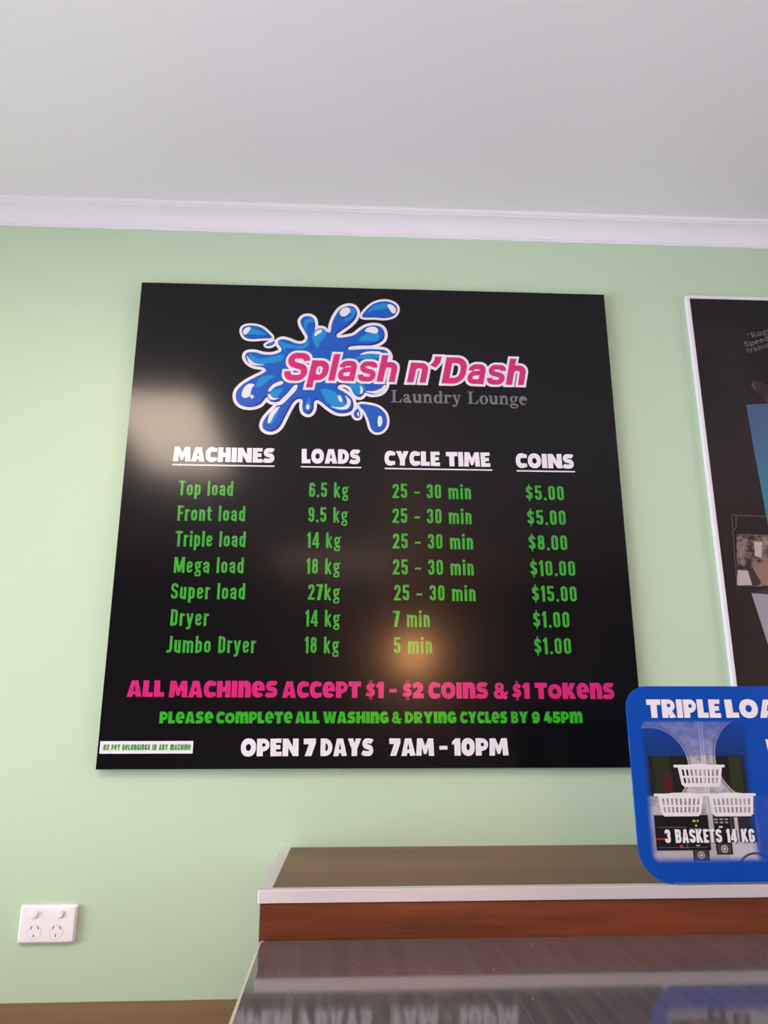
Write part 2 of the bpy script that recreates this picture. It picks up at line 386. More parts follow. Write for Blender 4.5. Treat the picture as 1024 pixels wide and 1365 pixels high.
# --- bold serif (sub-title, quotation)
sx = .70
def foot(x, y, w=.30): return S([(x - w / 2, y), (x + w / 2, y)], w=.07)
SERIF = {
 'L': (.95, [S([(.28, 0), (.28, 1)], w=.22), foot(.28, .035, .52), foot(.28, .965, .52), P([(.3, .0), (.86, 0), (.92, .34), (.87, .34), (.70, .08), (.3, .08)])]),
 'a': (.70, [P(ell(.24, .18, .23, .20, n=14), ell(.28, .19, .09, .11, n=10)), S([(.43, .58), (.43, .10), (.66, .05)], .06, .19), S([(.12, .52), (.16, .655), (.43, .655), (.43, .50)], .10, .10), P(ell(.13, .53, .09, .09, n=10)), S([(.24, .34), (.42, .42)], w=.09)]),
 'u': (.80, [S([(.18, sx), (.18, .10), (.50, .08)], .12, .19), S([(.60, 0), (.60, sx)], w=.19), foot(.10, sx - .035, .2), foot(.52, sx - .035, .2), S([(.4, .05), (.60, .16)], w=.10), foot(.68, .035, .2)]),
 'n': (.80, [S([(.18, 0), (.18, sx)], w=.19), S([(.20, .50), (.30, sx - .06), (.60, sx - .06), (.60, 0)], .14, .17), foot(.10, sx - .035, .2), foot(.18, .035, .36), foot(.60, .035, .36)]),
 'd': (.80, [P(ell(.34, .34, .32, .36, n=18), ell(.38, .34, .13, .28, n=14)), S([(.60, 0), (.60, 1)], w=.19), foot(.54, .965, .26), foot(.68, .035, .2)]),
 'r': (.62, [S([(.18, 0), (.18, sx)], w=.19), foot(.10, sx - .035, .2), foot(.20, .035, .40), S([(.2, .45), (.32, sx - .06), (.52, sx - .08)], .1, .10), P(ell(.50, .58, .11, .11, n=10))]),
 'y': (.76, [S([(.16, sx), (.42, .02)], w=.18), S([(.62, sx), (.34, -.20), (.14, -.20)], .08, .09), P(ell(.14, -.18, .10, .09, n=10)), foot(.18, sx - .035, .36), foot(.60, sx - .035, .26)]),
 'o': (.72, [P(ell(.36, .34, .35, .37, n=18), ell(.36, .34, .14, .29, n=14))]),
 'g': (.74, [P(ell(.33, .45, .29, .26, n=16), ell(.33, .45, .11, .19, n=12)), S([(.5, .62), (.72, .62)], w=.12), S([(.18, .24), (.14, .12)], w=.12), P(ell(.36, -.10, .34, .21, n=16), ell(.37, -.13, .22, .09, n=12))]),
 'e': (.66, [P(ell(.34, .34, .33, .37, 0, 325, 18) + ell(.40, .34, .17, .28, 320, 190, 8) + [(.22, .38)] , ), P([(.2, .36), (.66, .36), (.66, .43), (.2, .43)]), P(ell(.36, .40, .30, .30, 0, 180, 10) + ell(.36, .40, .13, .23, 180, 0, 10))]),
 'R': (.95, [S([(.24, 0), (.24, 1)], w=.19), foot(.24, .035, .46), foot(.3, .965, .5), S([(.3, .94), (.66, .94), (.66, .50), (.3, .50)], .2, .13), S([(.45, .5), (.82, .03)], w=.18), foot(.84, .035, .24)]),
 'S': (.68, [S([(.58, .74), (.54, .93), (.12, .93), (.14, .58), (.58, .42), (.58, .07), (.12, .07), (.08, .28)], .17, .14)]),
 's': (.54, [S([(.44, .52), (.42, .64), (.12, .64), (.12, .42), (.42, .28), (.42, .06), (.1, .06), (.08, .18)], .11, .11)]),
 'p': (.80, [P(ell(.44, .34, .32, .36, n=18), ell(.40, .34, .13, .28, n=14)), S([(.18, -.28), (.18, sx)], w=.19), foot(.10, sx - .035, .2), foot(.2, -.26, .4)]),
 't': (.46, [S([(.20, .9), (.20, .08), (.44, .10)], .1, .18), S([(0, sx - .04), (.44, sx - .04)], w=.08)]),
 'm': (1.1, [S([(.18, 0), (.18, sx)], w=.18), S([(.20, .50), (.30, sx - .06), (.55, sx - .06), (.55, 0)], .12, .16), S([(.57, .50), (.66, sx - .06), (.92, sx - .06), (.92, 0)], .12, .16), foot(.18, .035, .32), foot(.55, .035, .3), foot(.92, .035, .32)]),
 'i': (.38, [S([(.19, 0), (.19, sx)], w=.19), P(ell(.19, .88, .11, .11, n=10)), foot(.19, .035, .36), foot(.13, sx - .035, .2)]),
 'Q': (1.0, [P(ell(.5, .5, .48, .52, n=20), ell(.5, .5, .24, .44, n=16)), S([(.5, .05), (.85, -.2)], w=.14)]),
 '"': (.50, [P(ell(.12, .80, .09, .09, n=8)), S([(.06, .82), (.16, .98)], w=.07), P(ell(.36, .80, .09, .09, n=8)), S([(.30, .82), (.40, .98)], w=.07)]),
}
FONT = {'chunkw': (CHUNK, .3, .17, .6, .08), 'cond': (COND, .2, .07, .33, 0), 'condb': (COND, .2, .06, .30, 0), 'chunky': (CHUNK, .3, .055, .4, 0), 'ital': (ITAL, .225, .05, .3, .20), 'serif': (SERIF, .2, .04, .35, 0)}

def glyph_faces(style, text, grow=0.0):
    """faces in text space (cap height 1) and the ink width"""
    font, tw, gap, space, shear = FONT[style]
    pen, out = 0.0, []
    rnd = random.Random(len(text) * 7 + ord(text[0]))
    for ch in text:
        if ch == ' ':
            pen += space; continue
        w, els = font[ch]
        rot = rnd.uniform(-.022, .022) if style == 'chunky' else 0
        for e in els:
            if e[0] == 's':
                _, pts, r, sw, closed = e
                fs = stroke(fillet(pts, r, closed), (sw or tw) * (.77 if style == 'cond' else 1) + 2 * grow, closed, grow)
            else:
                _, outer, holes = e
                loops = [[Vector((x, y, 0)) for x, y in outer]] + [[Vector((x, y, 0)) for x, y in h] for h in holes]
                flat = [v for l in loops for v in l]
                fs = [[flat[i].to_2d() for i in tri] for tri in tessellate_polygon(loops)]
            for f in fs:
                out.append([(pen + (v.x - w / 2) * cos(rot) - (v.y - .5) * sin(rot) + w / 2 + shear * v.y,
                             (v.y - .5) * cos(rot) + (v.x - w / 2) * sin(rot) + .5) for v in f])
        pen += w + gap
    return out, pen - gap

def area2(f): return sum(f[i][0] * f[(i + 1) % len(f)][1] - f[(i + 1) % len(f)][0] * f[i][1] for i in range(len(f)))

def flat_mesh(name, faces2d, y, mat, parent=None):
    """faces given in the x-z plane, all turned to face the room (-y)"""
    vs, fs = [], []
    for f in faces2d:
        if abs(area2(f)) < 1e-12: continue
        if area2(f) < 0: f = list(reversed(f))
        yy = y - 1.6e-6 * (len(fs) % 97)      # overlapping strokes never lie in exactly one plane
        k = len(vs); vs += [(q[0], yy, q[1]) for q in f]; fs.append(list(range(k, k + len(f))))
    return link(name, vs, fs, mat, parent)

def text_faces(style, text, x0, x1, z, cap, grow=0.0, rot=0.0):
    fs, w = glyph_faces(style, text, grow)
    sxx = (x1 - x0) / w
    out = []
    for f in fs:
        g = []
        for x, y in f:
            X, Z = x * sxx, y * cap
            g.append((x0 + X * cos(rot) - Z * sin(rot), z + X * sin(rot) + Z * cos(rot)))
        out.append(g)
    return out

def tess(outer, holes=()):
    loops = [[Vector((x, z, 0)) for x, z in outer]] + [[Vector((x, z, 0)) for x, z in h] for h in holes]
    flat = [v for l in loops for v in l]
    return [[(flat[i].x, flat[i].y) for i in tri] for tri in tessellate_polygon(loops)]

def smooth_loop(pts, k=4):
    """closed Catmull-Rom through the points"""
    n, out = len(pts), []
    for i in range(n):
        p0, p1, p2, p3 = (Vector(pts[(i + j - 1) % n]) for j in range(4))
        for s in range(k):
            t = s / k
            q = 0.5 * ((2 * p1) + (p2 - p0) * t + (2 * p0 - 5 * p1 + 4 * p2 - p3) * t * t + (3 * p1 - p0 - 3 * p2 + p3) * t ** 3)
            out.append((q.x, q.y))
    return out

# ------------------------------------------------------------------ the room
def struct(o): o['kind'] = 'structure'; return o
T = 0.12
struct(box('wall_front', ROOM_X0 - T, ROOM_X1 + T, 0, T, 0, CEIL, M['wall']))
struct(box('ceiling', ROOM_X0 - T, ROOM_X1 + T, ROOM_Y - T, T, CEIL, CEIL + T, M['ceiling']))
struct(box('floor', ROOM_X0 - T, ROOM_X1 + T, ROOM_Y - T, T, -T, 0, M['floor']))
struct(box('wall_back', ROOM_X0 - T, ROOM_X1 + T, ROOM_Y - T, ROOM_Y, 0, CEIL, M['back']))
def wall_with_opening(name, x, thick, y0, y1, z0, z1):
    bm = bmesh.new()
    def add(ya, yb, za, zb):
        r = bmesh.ops.create_cube(bm, size=1.0)
        for v in r['verts']:
            v.co = Vector((x + thick / 2 + v.co.x * abs(thick), (ya + yb) / 2 + v.co.y * (yb - ya), (za + zb) / 2 + v.co.z * (zb - za)))
    add(ROOM_Y, y0, 0, CEIL); add(y1, 0, 0, CEIL); add(y0, y1, 0, z0); add(y0, y1, z1, CEIL)
    return struct(bm_obj(name, bm, M['wall_plain']))
M['glass'] = None
t = NT('window_glass'); tr = t.N.new('ShaderNodeBsdfTransparent'); gl = t.N.new('ShaderNodeBsdfGlossy'); gl.inputs['Roughness'].default_value = 0.02
fr = t.N.new('ShaderNodeFresnel'); mx = t.N.new('ShaderNodeMixShader')
t.L.new(fr.outputs[0], mx.inputs[0]); t.L.new(tr.outputs[0], mx.inputs[1]); t.L.new(gl.outputs[0], mx.inputs[2])
t.L.new(mx.outputs[0], t.N['Material Output'].inputs[0]); M['glass'] = t.m
def window(n, x, y0, y1, z0, z1, d):
    root = empty('window_%d' % n, (0, 0, 0)); struct(root)
    b = .05
    for nm, a in (('frame', (y0, y1, z0, z0 + b)), ('frame', (y0, y1, z1 - b, z1)), ('frame', (y0, y0 + b, z0 + b, z1 - b)),
                  ('frame', (y1 - b, y1, z0 + b, z1 - b)), ('mullion', ((y0 + y1) / 2 - b / 2, (y0 + y1) / 2 + b / 2, z0 + b, z1 - b))):
        box(nm, x, x + d, a[0], a[1], a[2], a[3], M['frame_white'], root)
    for ya, yb in ((y0 + b, (y0 + y1) / 2 - b / 2), ((y0 + y1) / 2 + b / 2, y1 - b)):
        box('pane', x + d * .45, x + d * .55, ya, yb, z0 + b, z1 - b, M['glass'], root)
wall_with_opening('wall_left', ROOM_X0 - T, T, -2.9, -0.6, 0.25, 2.15)
window(1, ROOM_X0 - .08, -2.9, -0.6, 0.25, 2.15, .04)
wall_with_opening('wall_right', ROOM_X1, T, -2.5, -0.7, 0.75, 2.35)
window(2, ROOM_X1 + .04, -2.5, -0.7, 0.75, 2.35, .04)

# cove cornice along the wall / ceiling junction: profile swept in x
zc, cs = 2.661, 0.055
prof = [(0.0, zc), (-.005, zc), (-.005, zc + .004)]
for k in range(9):
    an = k / 8 * pi / 2
    prof.append((-.008 - .040 * (1 - cos(an)), zc + .006 + .036 * sin(an)))
prof += [(-.049, zc + .0445), (-.0535, zc + .0455), (-.0545, CEIL), (0.0, CEIL)]
n = len(prof)
vs = [(x, y, z) for x in (ROOM_X0, ROOM_X1) for y, z in prof]
fs = [[i, (i + 1) % n, n + (i + 1) % n, n + i] for i in range(n)] + [list(range(n)), list(range(2 * n - 1, n - 1, -1))]
o = link('trim_1', vs, fs, M['cornice']); struct(o)
bm = bmesh.new(); bm.from_mesh(o.data); bmesh.ops.recalc_face_normals(bm, faces=bm.faces); bm.to_mesh(o.data); bm.free()

# ------------------------------------------------------------------ price board
board = empty('price_board', (0, 0, 1.31))
board.location.y = -.0008
tag(board, 'large square satin black laundry price board with blue splash logo on the green wall', 'sign')
BW, BH, YF = 1.2, 1.184, -0.018
bp = box('panel', 0, BW, YF, 0, 0, BH, M['black_panel'], board)
E0 = 1.31
def letter(items, mat, label=None, y=YF - .0006, parent=board, name='lettering', zoff=E0):
    fs = []
    for style, text, x0, x1, z, cap in items:
        fs += text_faces(style, text, x0, x1, z - zoff, cap)
    o = flat_mesh(name, fs, y, mat, parent)
    if label: o['label'] = label
    return o
H1, HZ = .0372, 2.0100
for txt, x0, x1, dz in (('MACHINES', .1132, .3551, .001), ('LOADS', .4198, .5622, .0012), ('CYCLE TIME', .6206, .8794, -.0008), ('COINS', .9430, 1.0877, -.0018)):
    letter([('chunky', txt, x0, x1, HZ + dz, H1)], M['white'], 'white column heading')
for x0, x1, z in ((.1127, .3554, 2.0024), (.4188, .5644, 2.0022), (.6213, .8842, 2.0010), (.9438, 1.0889, 2.0002)):
    flat_mesh('underline', [[(x0, z - E0 - .0017), (x1, z - E0 - .0017), (x1, z - E0 + .0017), (x0, z - E0 + .0017)]], YF - .0006, M['white'], board)
ROWS = [
 (1.9257, [('Top load', .1315, .2608), ('6.5 kg', .4391, .5350), ('25 - 30 min', .6390, .8305), ('$5.00', .9628, 1.0580)]),
 (1.8638, [('Front load', .1330, .2919), ('9.5 kg', .4389, .5339), ('25 - 30 min', .6388, .8301), ('$5.00', .9628, 1.0583)]),
 (1.8017, [('Triple load', .1326, .2958), ('14 kg', .4380, .5177), ('25 - 30 min', .6392, .8315), ('$8.00', .9628, 1.0580)]),
 (1.7394, [('Mega load', .1332, .2944), ('18 kg', .4382, .5170), ('25 - 30 min', .6389, .8311), ('$10.00', .9635, 1.0730)]),
 (1.6786, [('Super load', .1308, .3006), ('27kg', .4429, .5178), ('25 - 30 min', .6416, .8333), ('$15.00', .9645, 1.0723)]),
 (1.6180, [('Dryer', .1342, .2208), ('14 kg', .4389, .5186), ('7 min', .6394, .7252), ('$1.00', .9639, 1.0510)]),
 (1.5574, [('Jumbo Dryer', .1311, .3298), ('18 kg', .4392, .5176), ('5 min', .6402, .7293), ('$1.00', .9629, 1.0508)]),
]
for z, its in ROWS:
    for tx, x0, x1 in its:
        letter([('cond', tx, x0, x1, z, .0378)], M['green'], 'leaf green lettering')
letter([('chunky', tx, x0, x1, z, .0357) for tx, x0, x1, z in (
    ('ALL', .0519, .1330, 1.4616), ('MACHInes', .1435, .3821, 1.4606), ('ACCePT', .3920, .5673, 1.4597), ('$1', .5784, .6183, 1.4592),
    ('-', .6305, .6468, 1.4590), ('$2', .6608, .7079, 1.4588), ('COIns', .7180, .8540, 1.4584), ('&', .8661, .8984, 1.4581),
    ('$1', .9090, .9481, 1.4580), ('ToKens', .9597, 1.1428, 1.4577))], M['pink'], 'magenta line of lettering')
letter([('chunky', tx, x0, x1, 1.4050, .0250) for tx, x0, x1 in (
    ('PLeASe', .1270, .2434), ('ComPLeTe', .2499, .4169), ('ALL', .4225, .4755), ('WASHInG', .4836, .6287), ('&', .6362, .6573),
    ('DRYInG', .6650, .7800), ('CyCLes', .7885, .8950), ('By', .9031, .9415), ('9', .9502, .9688), ('45Pm', .9775, 1.0651))], M['green2'], 'bright green line of lettering')
for words in ((('OPEN', .3066, .4318), ('7', .4429, .4695), ('DAYS', .4796, .5956)), (('7AM', .6301, .7292), ('-', .7408, .7585), ('10PM', .7690, .8939))):
    letter([('chunky', tx, x0, x1, 1.3361, .0367) for tx, x0, x1 in words], M['white'], 'white opening hours lettering')
letter([('serif', 'Laundry', .6362, .8137, 2.1750, .0333)], M['grey'], 'grey serif lettering')
letter([('serif', 'Lounge', .8280, .9796, 2.1750, .0333)], M['grey'], 'grey serif lettering')
st = flat_mesh('sticker', [[(.0045, .0322), (.2034, .0322), (.2034, .0581), (.0045, .0581)]], YF - .0006, M['white'], board)
st['label'] = 'small white sticker with green lettering'
ws = 'nO PeT BeLOnGInGS In AnY mACHIne'
letter([('chunkw', ws, .0120, .1985, 1.3492, .0122)], M['green'], None, YF - .0010, st)

SPLASH = {
 "body": [(353.1,1027.2),(364.3,1032),(380.7,1027.9),(397.1,1021.1),(413.3,1020.6),(424.4,1029),(426.2,1040.4),(418.5,1056.1),(409.9,1071.8),(407.4,1085.5),(415.3,1096.3),(429.6,1098.5),(440.9,1091),(444.5,1075.1),(444.1,1059.1),(453,1064.3),(465.2,1063.7),(474.4,1055.3),(483.8,1055.6),(486.3,1076.2),(494.2,1099.4),(507.5,1120.6),(525.9,1130.5),(542.5,1127.7),(550.9,1112.6),(546.1,1094),(530.7,1075.1),(510.4,1058.5),(499.9,1048.2),(502.4,1040.1),(520.8,1041.5),(543.3,1048),(559.6,1062.1),(576,1073.1),(596.6,1076.9),(613.1,1071.8),(621.3,1056.9),(619.2,1038.6),(604.9,1025.5),(584.4,1019.6),(555.8,1018.8),(532.2,1014.6),(532.2,1006.5),(568.1,1009.2),(596.7,1009.9),(619.2,1008.2),(629.4,1001.7),(634.3,989.3),(629.3,971.2),(625.2,944.4),(626.3,917.9),(621.1,900.2),(609,889),(588.9,885.5),(573.6,889.6),(564,879.3),(554.8,877.8),(544.8,886.3),(535.8,902.7),(522.4,909.9),(507.6,908.2),(505.3,898.5),(520.7,890.1),(538.9,874.4),(544.2,855.1),(539.2,839.9),(521.4,833.1),(501.5,834.8),(481.5,847.3),(465.3,861.2),(454,867),(446.6,860.8),(445.8,844.4),(440.2,832.3),(431.2,828.7),(421.1,835.3),(417.9,850.3),(418.3,864.5),(410.3,869.5),(397,861.5),(386.5,842.3),(375.5,817.3),(364.5,793.8),(349.3,782.1),(332.9,782.7),(322.7,793),(324.7,810),(337.7,829.4),(354.7,849),(366.1,862.1),(350.4,858.8),(337.6,862.8),(330.9,872.1),(324.5,865.5),(313.2,851.5),(291.9,844.7),(268.1,849.3),(255.5,864.1),(255.2,885.6),(269.3,904.6),(292.4,921.3),(315.7,935),(325.3,944),(317,952.6),(294.8,956.5),(278.3,967.2),(271.6,982.5),(278,992.5),(297.2,993.4),(317.5,988.1),(341.6,988.7),(359.4,996.8),(361.2,1005.8),(353.5,1017.3)],
 "drop1": [(260.3,1051.9),(265,1063.8),(283.8,1068.4),(308.4,1063.1),(326.4,1048.2),(335.8,1034.8),(311.7,1032.4),(283.5,1029.9),(267.1,1036.2)],
 "drop2": [(322.5,1014.7),(332.3,1021.2),(343.5,1024.2),(339.8,1015.6),(328.7,1011.7)],
 "drop3": [(564.3,1100.5),(575.7,1122.6),(596.4,1140.5),(623.5,1147.3),(646.4,1140),(654.7,1124.8),(645.4,1106),(621.8,1098.4),(596.9,1099.5)],
 "drop4": [(544.5,832.7),(553.9,845.8),(560.4,834.7),(559.2,823.1),(550.1,821.7)],
 "drop5": [(557.8,857.1),(583,857.2),(607,849.9),(624.1,830.9),(626.1,805.2),(614.9,788),(599.1,784.3),(587.2,794.7),(581.1,817.2),(571.5,838.4)],
}
SPLASH_LIGHT = [[(353.2,1024.9),(372.8,1020.9),(397.3,1014.8),(417.4,1017.5),(425.9,1035.8),(430.4,1020.1),(417.7,1006.3),(393.5,1006.6),(371.2,1007.4),(375.7,994),(365.1,1007.2)],
 [(437.1,1042.9),(440.9,1056.7),(457.1,1064),(472.7,1057.5),(471.8,1041.6),(461.8,1030),(452.1,1009.4),(441.6,1024)],
 [(415.7,1083.4),(427.7,1093),(440.1,1091),(440.3,1081.8),(428.1,1079.2),(422.2,1067.6),(426.7,1051.8),(416.1,1067.4)],
 [(515.7,1124.1),(538.4,1123.9),(547.6,1114.8),(542.8,1100.8),(526.4,1086.5),(518.1,1093.2),(536.6,1105.2)],
 [(555.7,1032.4),(572,1051.1),(600.7,1054.1),(608.9,1047.5),(602.8,1033.6),(580.3,1031.7)],
 [(545.9,981.7),(568.2,993),(604.9,999.8),(625.3,994.4),(609,987.7),(576.4,982.5)],
 [(281.3,989.5),(305.9,976.7),(337.8,981.9),(361.7,989.2),(370.7,985),(358.4,969.1),(330.5,964),(302.7,958.9),(288.3,967.4)],
 [(301.2,901),(308.3,921.6),(327.8,930.8),(347.8,929.1),(332.3,917.8),(317,902.2),(305.3,897.6)],
 [(338.5,881),(345.2,891.9),(368.9,895.5),(357.7,877),(346,870.3)],
 [(333.5,805.9),(347.5,831.7),(360.7,846.1),(357.5,825.5),(344.7,801.9)],
 [(462.6,896.7),(488.6,895.1),(508.8,880.3),(523.1,859),(517.2,851.1),(493.3,851.9),(477.2,862.3),(468.9,879.5)],
 [(425.3,841.9),(427.7,856.9),(435.2,872.2),(438.5,852.9),(434.8,840.8)],
 [(532.5,910.5),(564.6,912.1),(572.8,899.2),(564.8,885.9),(554.8,882.2),(544.7,894.2)],
 [(266.5,1047.5),(278.1,1059.1),(302.6,1055.3),(321.3,1043.5),(291,1042.7)],
 [(575.8,1110),(592.3,1132.4),(621.4,1141.2),(640.2,1133.8),(621.4,1125.3),(592.3,1119.8)],
 [(328.5,1015.3),(336.4,1020),(340.4,1020.1),(334.6,1015)]]
SPLASH_WHITE = [[(506.3,1111.3),(515.7,1124.1),(528.1,1125.9),(533.5,1118.1),(528.3,1107.3),(518,1100.1),(509.8,1102.2)],
 [(571.1,1060.2),(580.1,1070.5),(596.6,1072.3),(604.8,1063.4),(600.7,1054.1),(584.3,1055.9)],
 [(443.2,1045.8),(448.2,1057.8),(461.2,1060.9),(460.5,1053.6),(451.3,1046.9),(446.1,1042.3)],
 [(275.6,984),(281.9,976.1),(296.5,963.2),(320.7,959.3),(298.8,957.5),(282.5,964.2)],
 [(268.5,881.6),(273.7,896.9),(285.1,906.7),(297.9,905.2),(291.7,892.9),(288.5,875.5),(278.9,868.9),(270.1,871.7)],
 [(289,872.5),(290.4,876.5),(294.3,877.4),(298.1,873.6),(297.1,868.8),(292.8,867.4)],
 [(332.6,890.4),(344.7,907.2),(365,916.4),(367.7,908.6),(348.9,899.4),(337.5,887.4)],
 [(332.3,876.5),(335.7,880.9),(346,870.3),(359.9,870.6),(348.2,865.2),(337.4,867.1)],
 [(404.4,906.3),(394.6,903.1),(381.2,884.1),(360.3,859.8),(358.6,851.2),(370.3,855.7),(389.4,877.7),(401.6,893.2)],
 [(334.7,805.9),(339.7,829.4),(351,842.5),(362.7,847),(355.3,834),(347.9,821),(340.6,804.8)],
 [(504.9,878.1),(510.8,880.4),(516.2,869.6),(513.9,862.2),(507,869.4)],
 [(522.8,880.6),(534.9,870),(537,859.3),(529.2,845.3),(509.4,842.7),(487.4,850.4),(513.2,848.8),(525.1,855.5),(527.8,867.7)],
 [(427.2,846.2),(430.5,856.1),(435.8,847.7),(432,840.7)],
 [(559.2,992.8),(576.3,1002.2),(609,1003),(611,995.9),(584.5,997)],
 [(560.6,907.6),(566.7,899),(565.6,888.1),(560.8,887.1),(560.7,898.9)],
 [(572.8,893.9),(592.9,893.9),(611,900.9),(621.1,911.2),(624.3,904.7),(612.2,891.3),(592.9,887.4)],
 [(263.5,1051.9),(269.9,1061.2),(282,1062.4),(278.5,1052.3),(270.8,1042.2),(265.1,1043.8)],
 [(628.9,1136.7),(640.6,1137.1),(650.9,1124.7),(646.7,1112),(637.2,1118.3)],
 [(553.2,833.7),(556.4,837.2),(558.4,827.4),(555.6,825.2)],
 [(604.2,819.8),(609,828.4),(615,821.3),(613.8,805),(605.8,799.7)]]

lg = empty('splash_logo'); lg.parent = board; lg['label'] = 'blue and white water splash logo with magenta name'
def mm(l): return [(x / 1000, z / 1000) for x, z in l]
white_faces, navy, blue = [], [], []
for k, pts in SPLASH.items():
    lp = smooth_loop(mm(pts), 4)
    white_faces += stroke(lp, .0155 if k == 'body' else .0125, True) + tess(lp)
    navy += tess(lp)
    s = .0014 if k == 'body' else .0009
    # keep the lit side flush, the shadow side shows the navy rim
    cl = []
    n = len(lp)
    sgn = 1 if area2(lp) > 0 else -1
    for i in range(n):
        d = (Vector(lp[(i + 1) % n]) - Vector(lp[i - 1])).normalized()
        nin = Vector((-d.y, d.x)) * sgn
        w = max(0.0, nin.dot(Vector((-.6, .8)))) * (.0052 if k == 'body' else .0024)
        q = Vector(lp[i]) + nin * w
        cl.append((q.x, q.y))
    blue += tess(cl)
flat_mesh('splash_outline', white_faces, YF - .0004, M['white'], lg)
flat_mesh('splash_rim', navy, YF - .0006, M['navy'], lg)
flat_mesh('splash', blue, YF - .0008, M['blue'], lg)
for p in SPLASH_LIGHT: flat_mesh('shading', tess(smooth_loop(mm(p), 4)), YF - .0010, M['sky'], lg)
for p in SPLASH_WHITE: flat_mesh('highlight', tess(smooth_loop(mm(p), 4)), YF - .0012, M['white'], lg)
LOGO = [('ital', 'Splash', .3675, .6475, 2.2296, .0735), ('ital', 'n', .6763, .7253, 2.2292, .0735), ('ital', "'", .7290, .7530, 2.2292, .0735), ('ital', 'Dash', .7642, .9740, 2.2284, .0730)]
for nm, mat, grow, y in (('name_outline', M['white'], .085, YF - .0015), ('name_lettering', M['pink'], 0, YF - .0018)):
    fs = []
    for st_, tx, x0, x1, z, cap in LOGO:
        fs += text_faces(st_, tx, x0, x1, z - E0, cap, grow)
    flat_mesh(nm, fs, y, mat, lg)

# ------------------------------------------------------------------ advertising poster
poster = empty('advertising_poster', (1.4244, 0, 1.29))
tag(poster, 'dark advertising poster in a thin white frame, right of the black price board', 'poster')
px0, px1, pz0, pz1 = 0.0, 0.90, 0.0, 1.2124
fd, fw = .014, .0085
PO = poster
box('frame_rail', px0, px1, -fd, 0, pz1 - fw, pz1, M['frame_white'], PO, .0008)
box('frame_rail', px0, px1, -fd, 0, pz0, pz0 + fw, M['frame_white'], PO, .0008)
box('frame_rail', px0, px0 + fw, -fd, 0, pz0 + fw, pz1 - fw, M['frame_white'], PO, .0008)
box('frame_rail', px1 - fw, px1, -fd, 0, pz0 + fw, pz1 - fw, M['frame_white'], PO, .0008)
t = NT('poster_print'); c = t.coord(); n1 = t.noise(c, 3.2, 3); s_ = t.sep(c)
f1 = t.step(s_[2], 1.15, .55)
base = t.mix(f1, srgb(18, 17, 20), srgb(42, 33, 32))
base = t.mix(t.math('MULTIPLY', t.step(n1, .42, .7), .5), base, srgb(56, 36, 38))
t.set(Base_Color=base, Roughness=.22, Specular_IOR_Level=.35); M['poster_print'] = t.m
pp = box('print', px0 + fw, px1 - fw, -.011, -.001, pz0 + fw, pz1 - fw, M['poster_print'], PO)
def pq(pts): return [(x - 1.4244, z - 1.29) for x, z in pts]
yp = -.0114
t = NT('poster_blue_print'); c = t.coord(); s_ = t.sep(c)
t.set(Base_Color=t.mix(t.step(s_[2], .9, .55), srgb(66, 92, 128), srgb(60, 130, 160)), Roughness=.22); M['pblue'] = t.m
flat_mesh('printed_field', [pq([(1.5482, 2.1911), (1.5521, 2.0668), (1.5593, 1.91), (1.5680, 1.70), (2.10, 1.70), (2.10, 2.20), (1.6049, 2.1954)])], yp, M['pblue'], PO)
t = NT('poster_hair_print'); c = t.coord(scale=(60, 60, 8)); n = t.noise(c, 2, 3)
t.set(Base_Color=t.mix(t.step(n, .45, .7), srgb(46, 33, 34), srgb(92, 70, 62)), Roughness=.22); M['phair'] = t.m
flat_mesh('printed_hair', [pq(p) for p in ([(1.567, 2.245), (1.578, 2.262), (1.640, 2.235), (1.700, 2.205), (1.700, 2.197), (1.604, 2.199)],)], yp, M['phair'], PO)
t = NT('old_photograph_print'); c = t.coord(scale=(1, 1, 1)); n = t.noise(c, 55, 5, .65); n2 = t.noise(c, 16, 2)
f = t.step(t.math('ADD', t.math('MULTIPLY', n, .6), t.math('MULTIPLY', n2, .4)), .40, .60)
t.set(Base_Color=t.mix(f, srgb(50, 38, 36), srgb(150, 126, 120)), Roughness=.22); M['pphoto'] = t.m
flat_mesh('printed_photograph', [pq([(1.4790, 1.8483), (1.4634, 1.7217), (1.80, 1.7150), (1.80, 1.8420)])], yp - .0003, M['pphoto'], PO)
M['pline'] = plain('pale_line_print', srgb(112, 102, 104), .3)
fs = []
for ptsl in ([(1.4634, 1.7217), (1.4726, 1.8965), (1.80, 1.8900)], [(1.4815, 1.8483), (1.80, 1.8420)], [(1.4830, 1.8955), (1.4800, 1.8650), (1.4740, 1.8600)]):
    fs += stroke(pq(ptsl), .0013)
flat_mesh('printed_line', fs, yp - .0006, M['pline'], PO)
M['ppale'] = plain('pale_figure_print', srgb(188, 176, 172), .25)
flat_mesh('printed_sheet', [pq([(1.4640, 1.7230), (1.4700, 1.7600), (1.4950, 1.7580), (1.5010, 1.7230)])], yp - .0006, M['ppale'], PO)
flat_mesh('printed_sheet', [pq([(1.5170, 1.7950), (1.5200, 1.8300), (1.5400, 1.8300), (1.5330, 1.7900)])], yp - .0006, M['ppale'], PO)
M['pshade'] = plain('brown_print', srgb(58, 42, 40), .25)
flat_mesh('printed_shade', [pq([(1.5010, 1.7225), (1.4960, 1.7600), (1.5080, 1.7650), (1.5240, 1.7300), (1.5170, 1.7225)])], yp - .0006, M['pshade'], PO)
M['pdoor'] = plain('dusty_pink_print', srgb(146, 112, 102), .25)
flat_mesh('printed_floor', [pq([(1.5080, 1.7660), (1.5300, 1.7800), (1.80, 1.78), (1.80, 1.72), (1.5260, 1.7225)])], yp - .0005, M['pdoor'], PO)
M['ppaper'] = plain('grey_paper_print', srgb(158, 150, 160), .25)
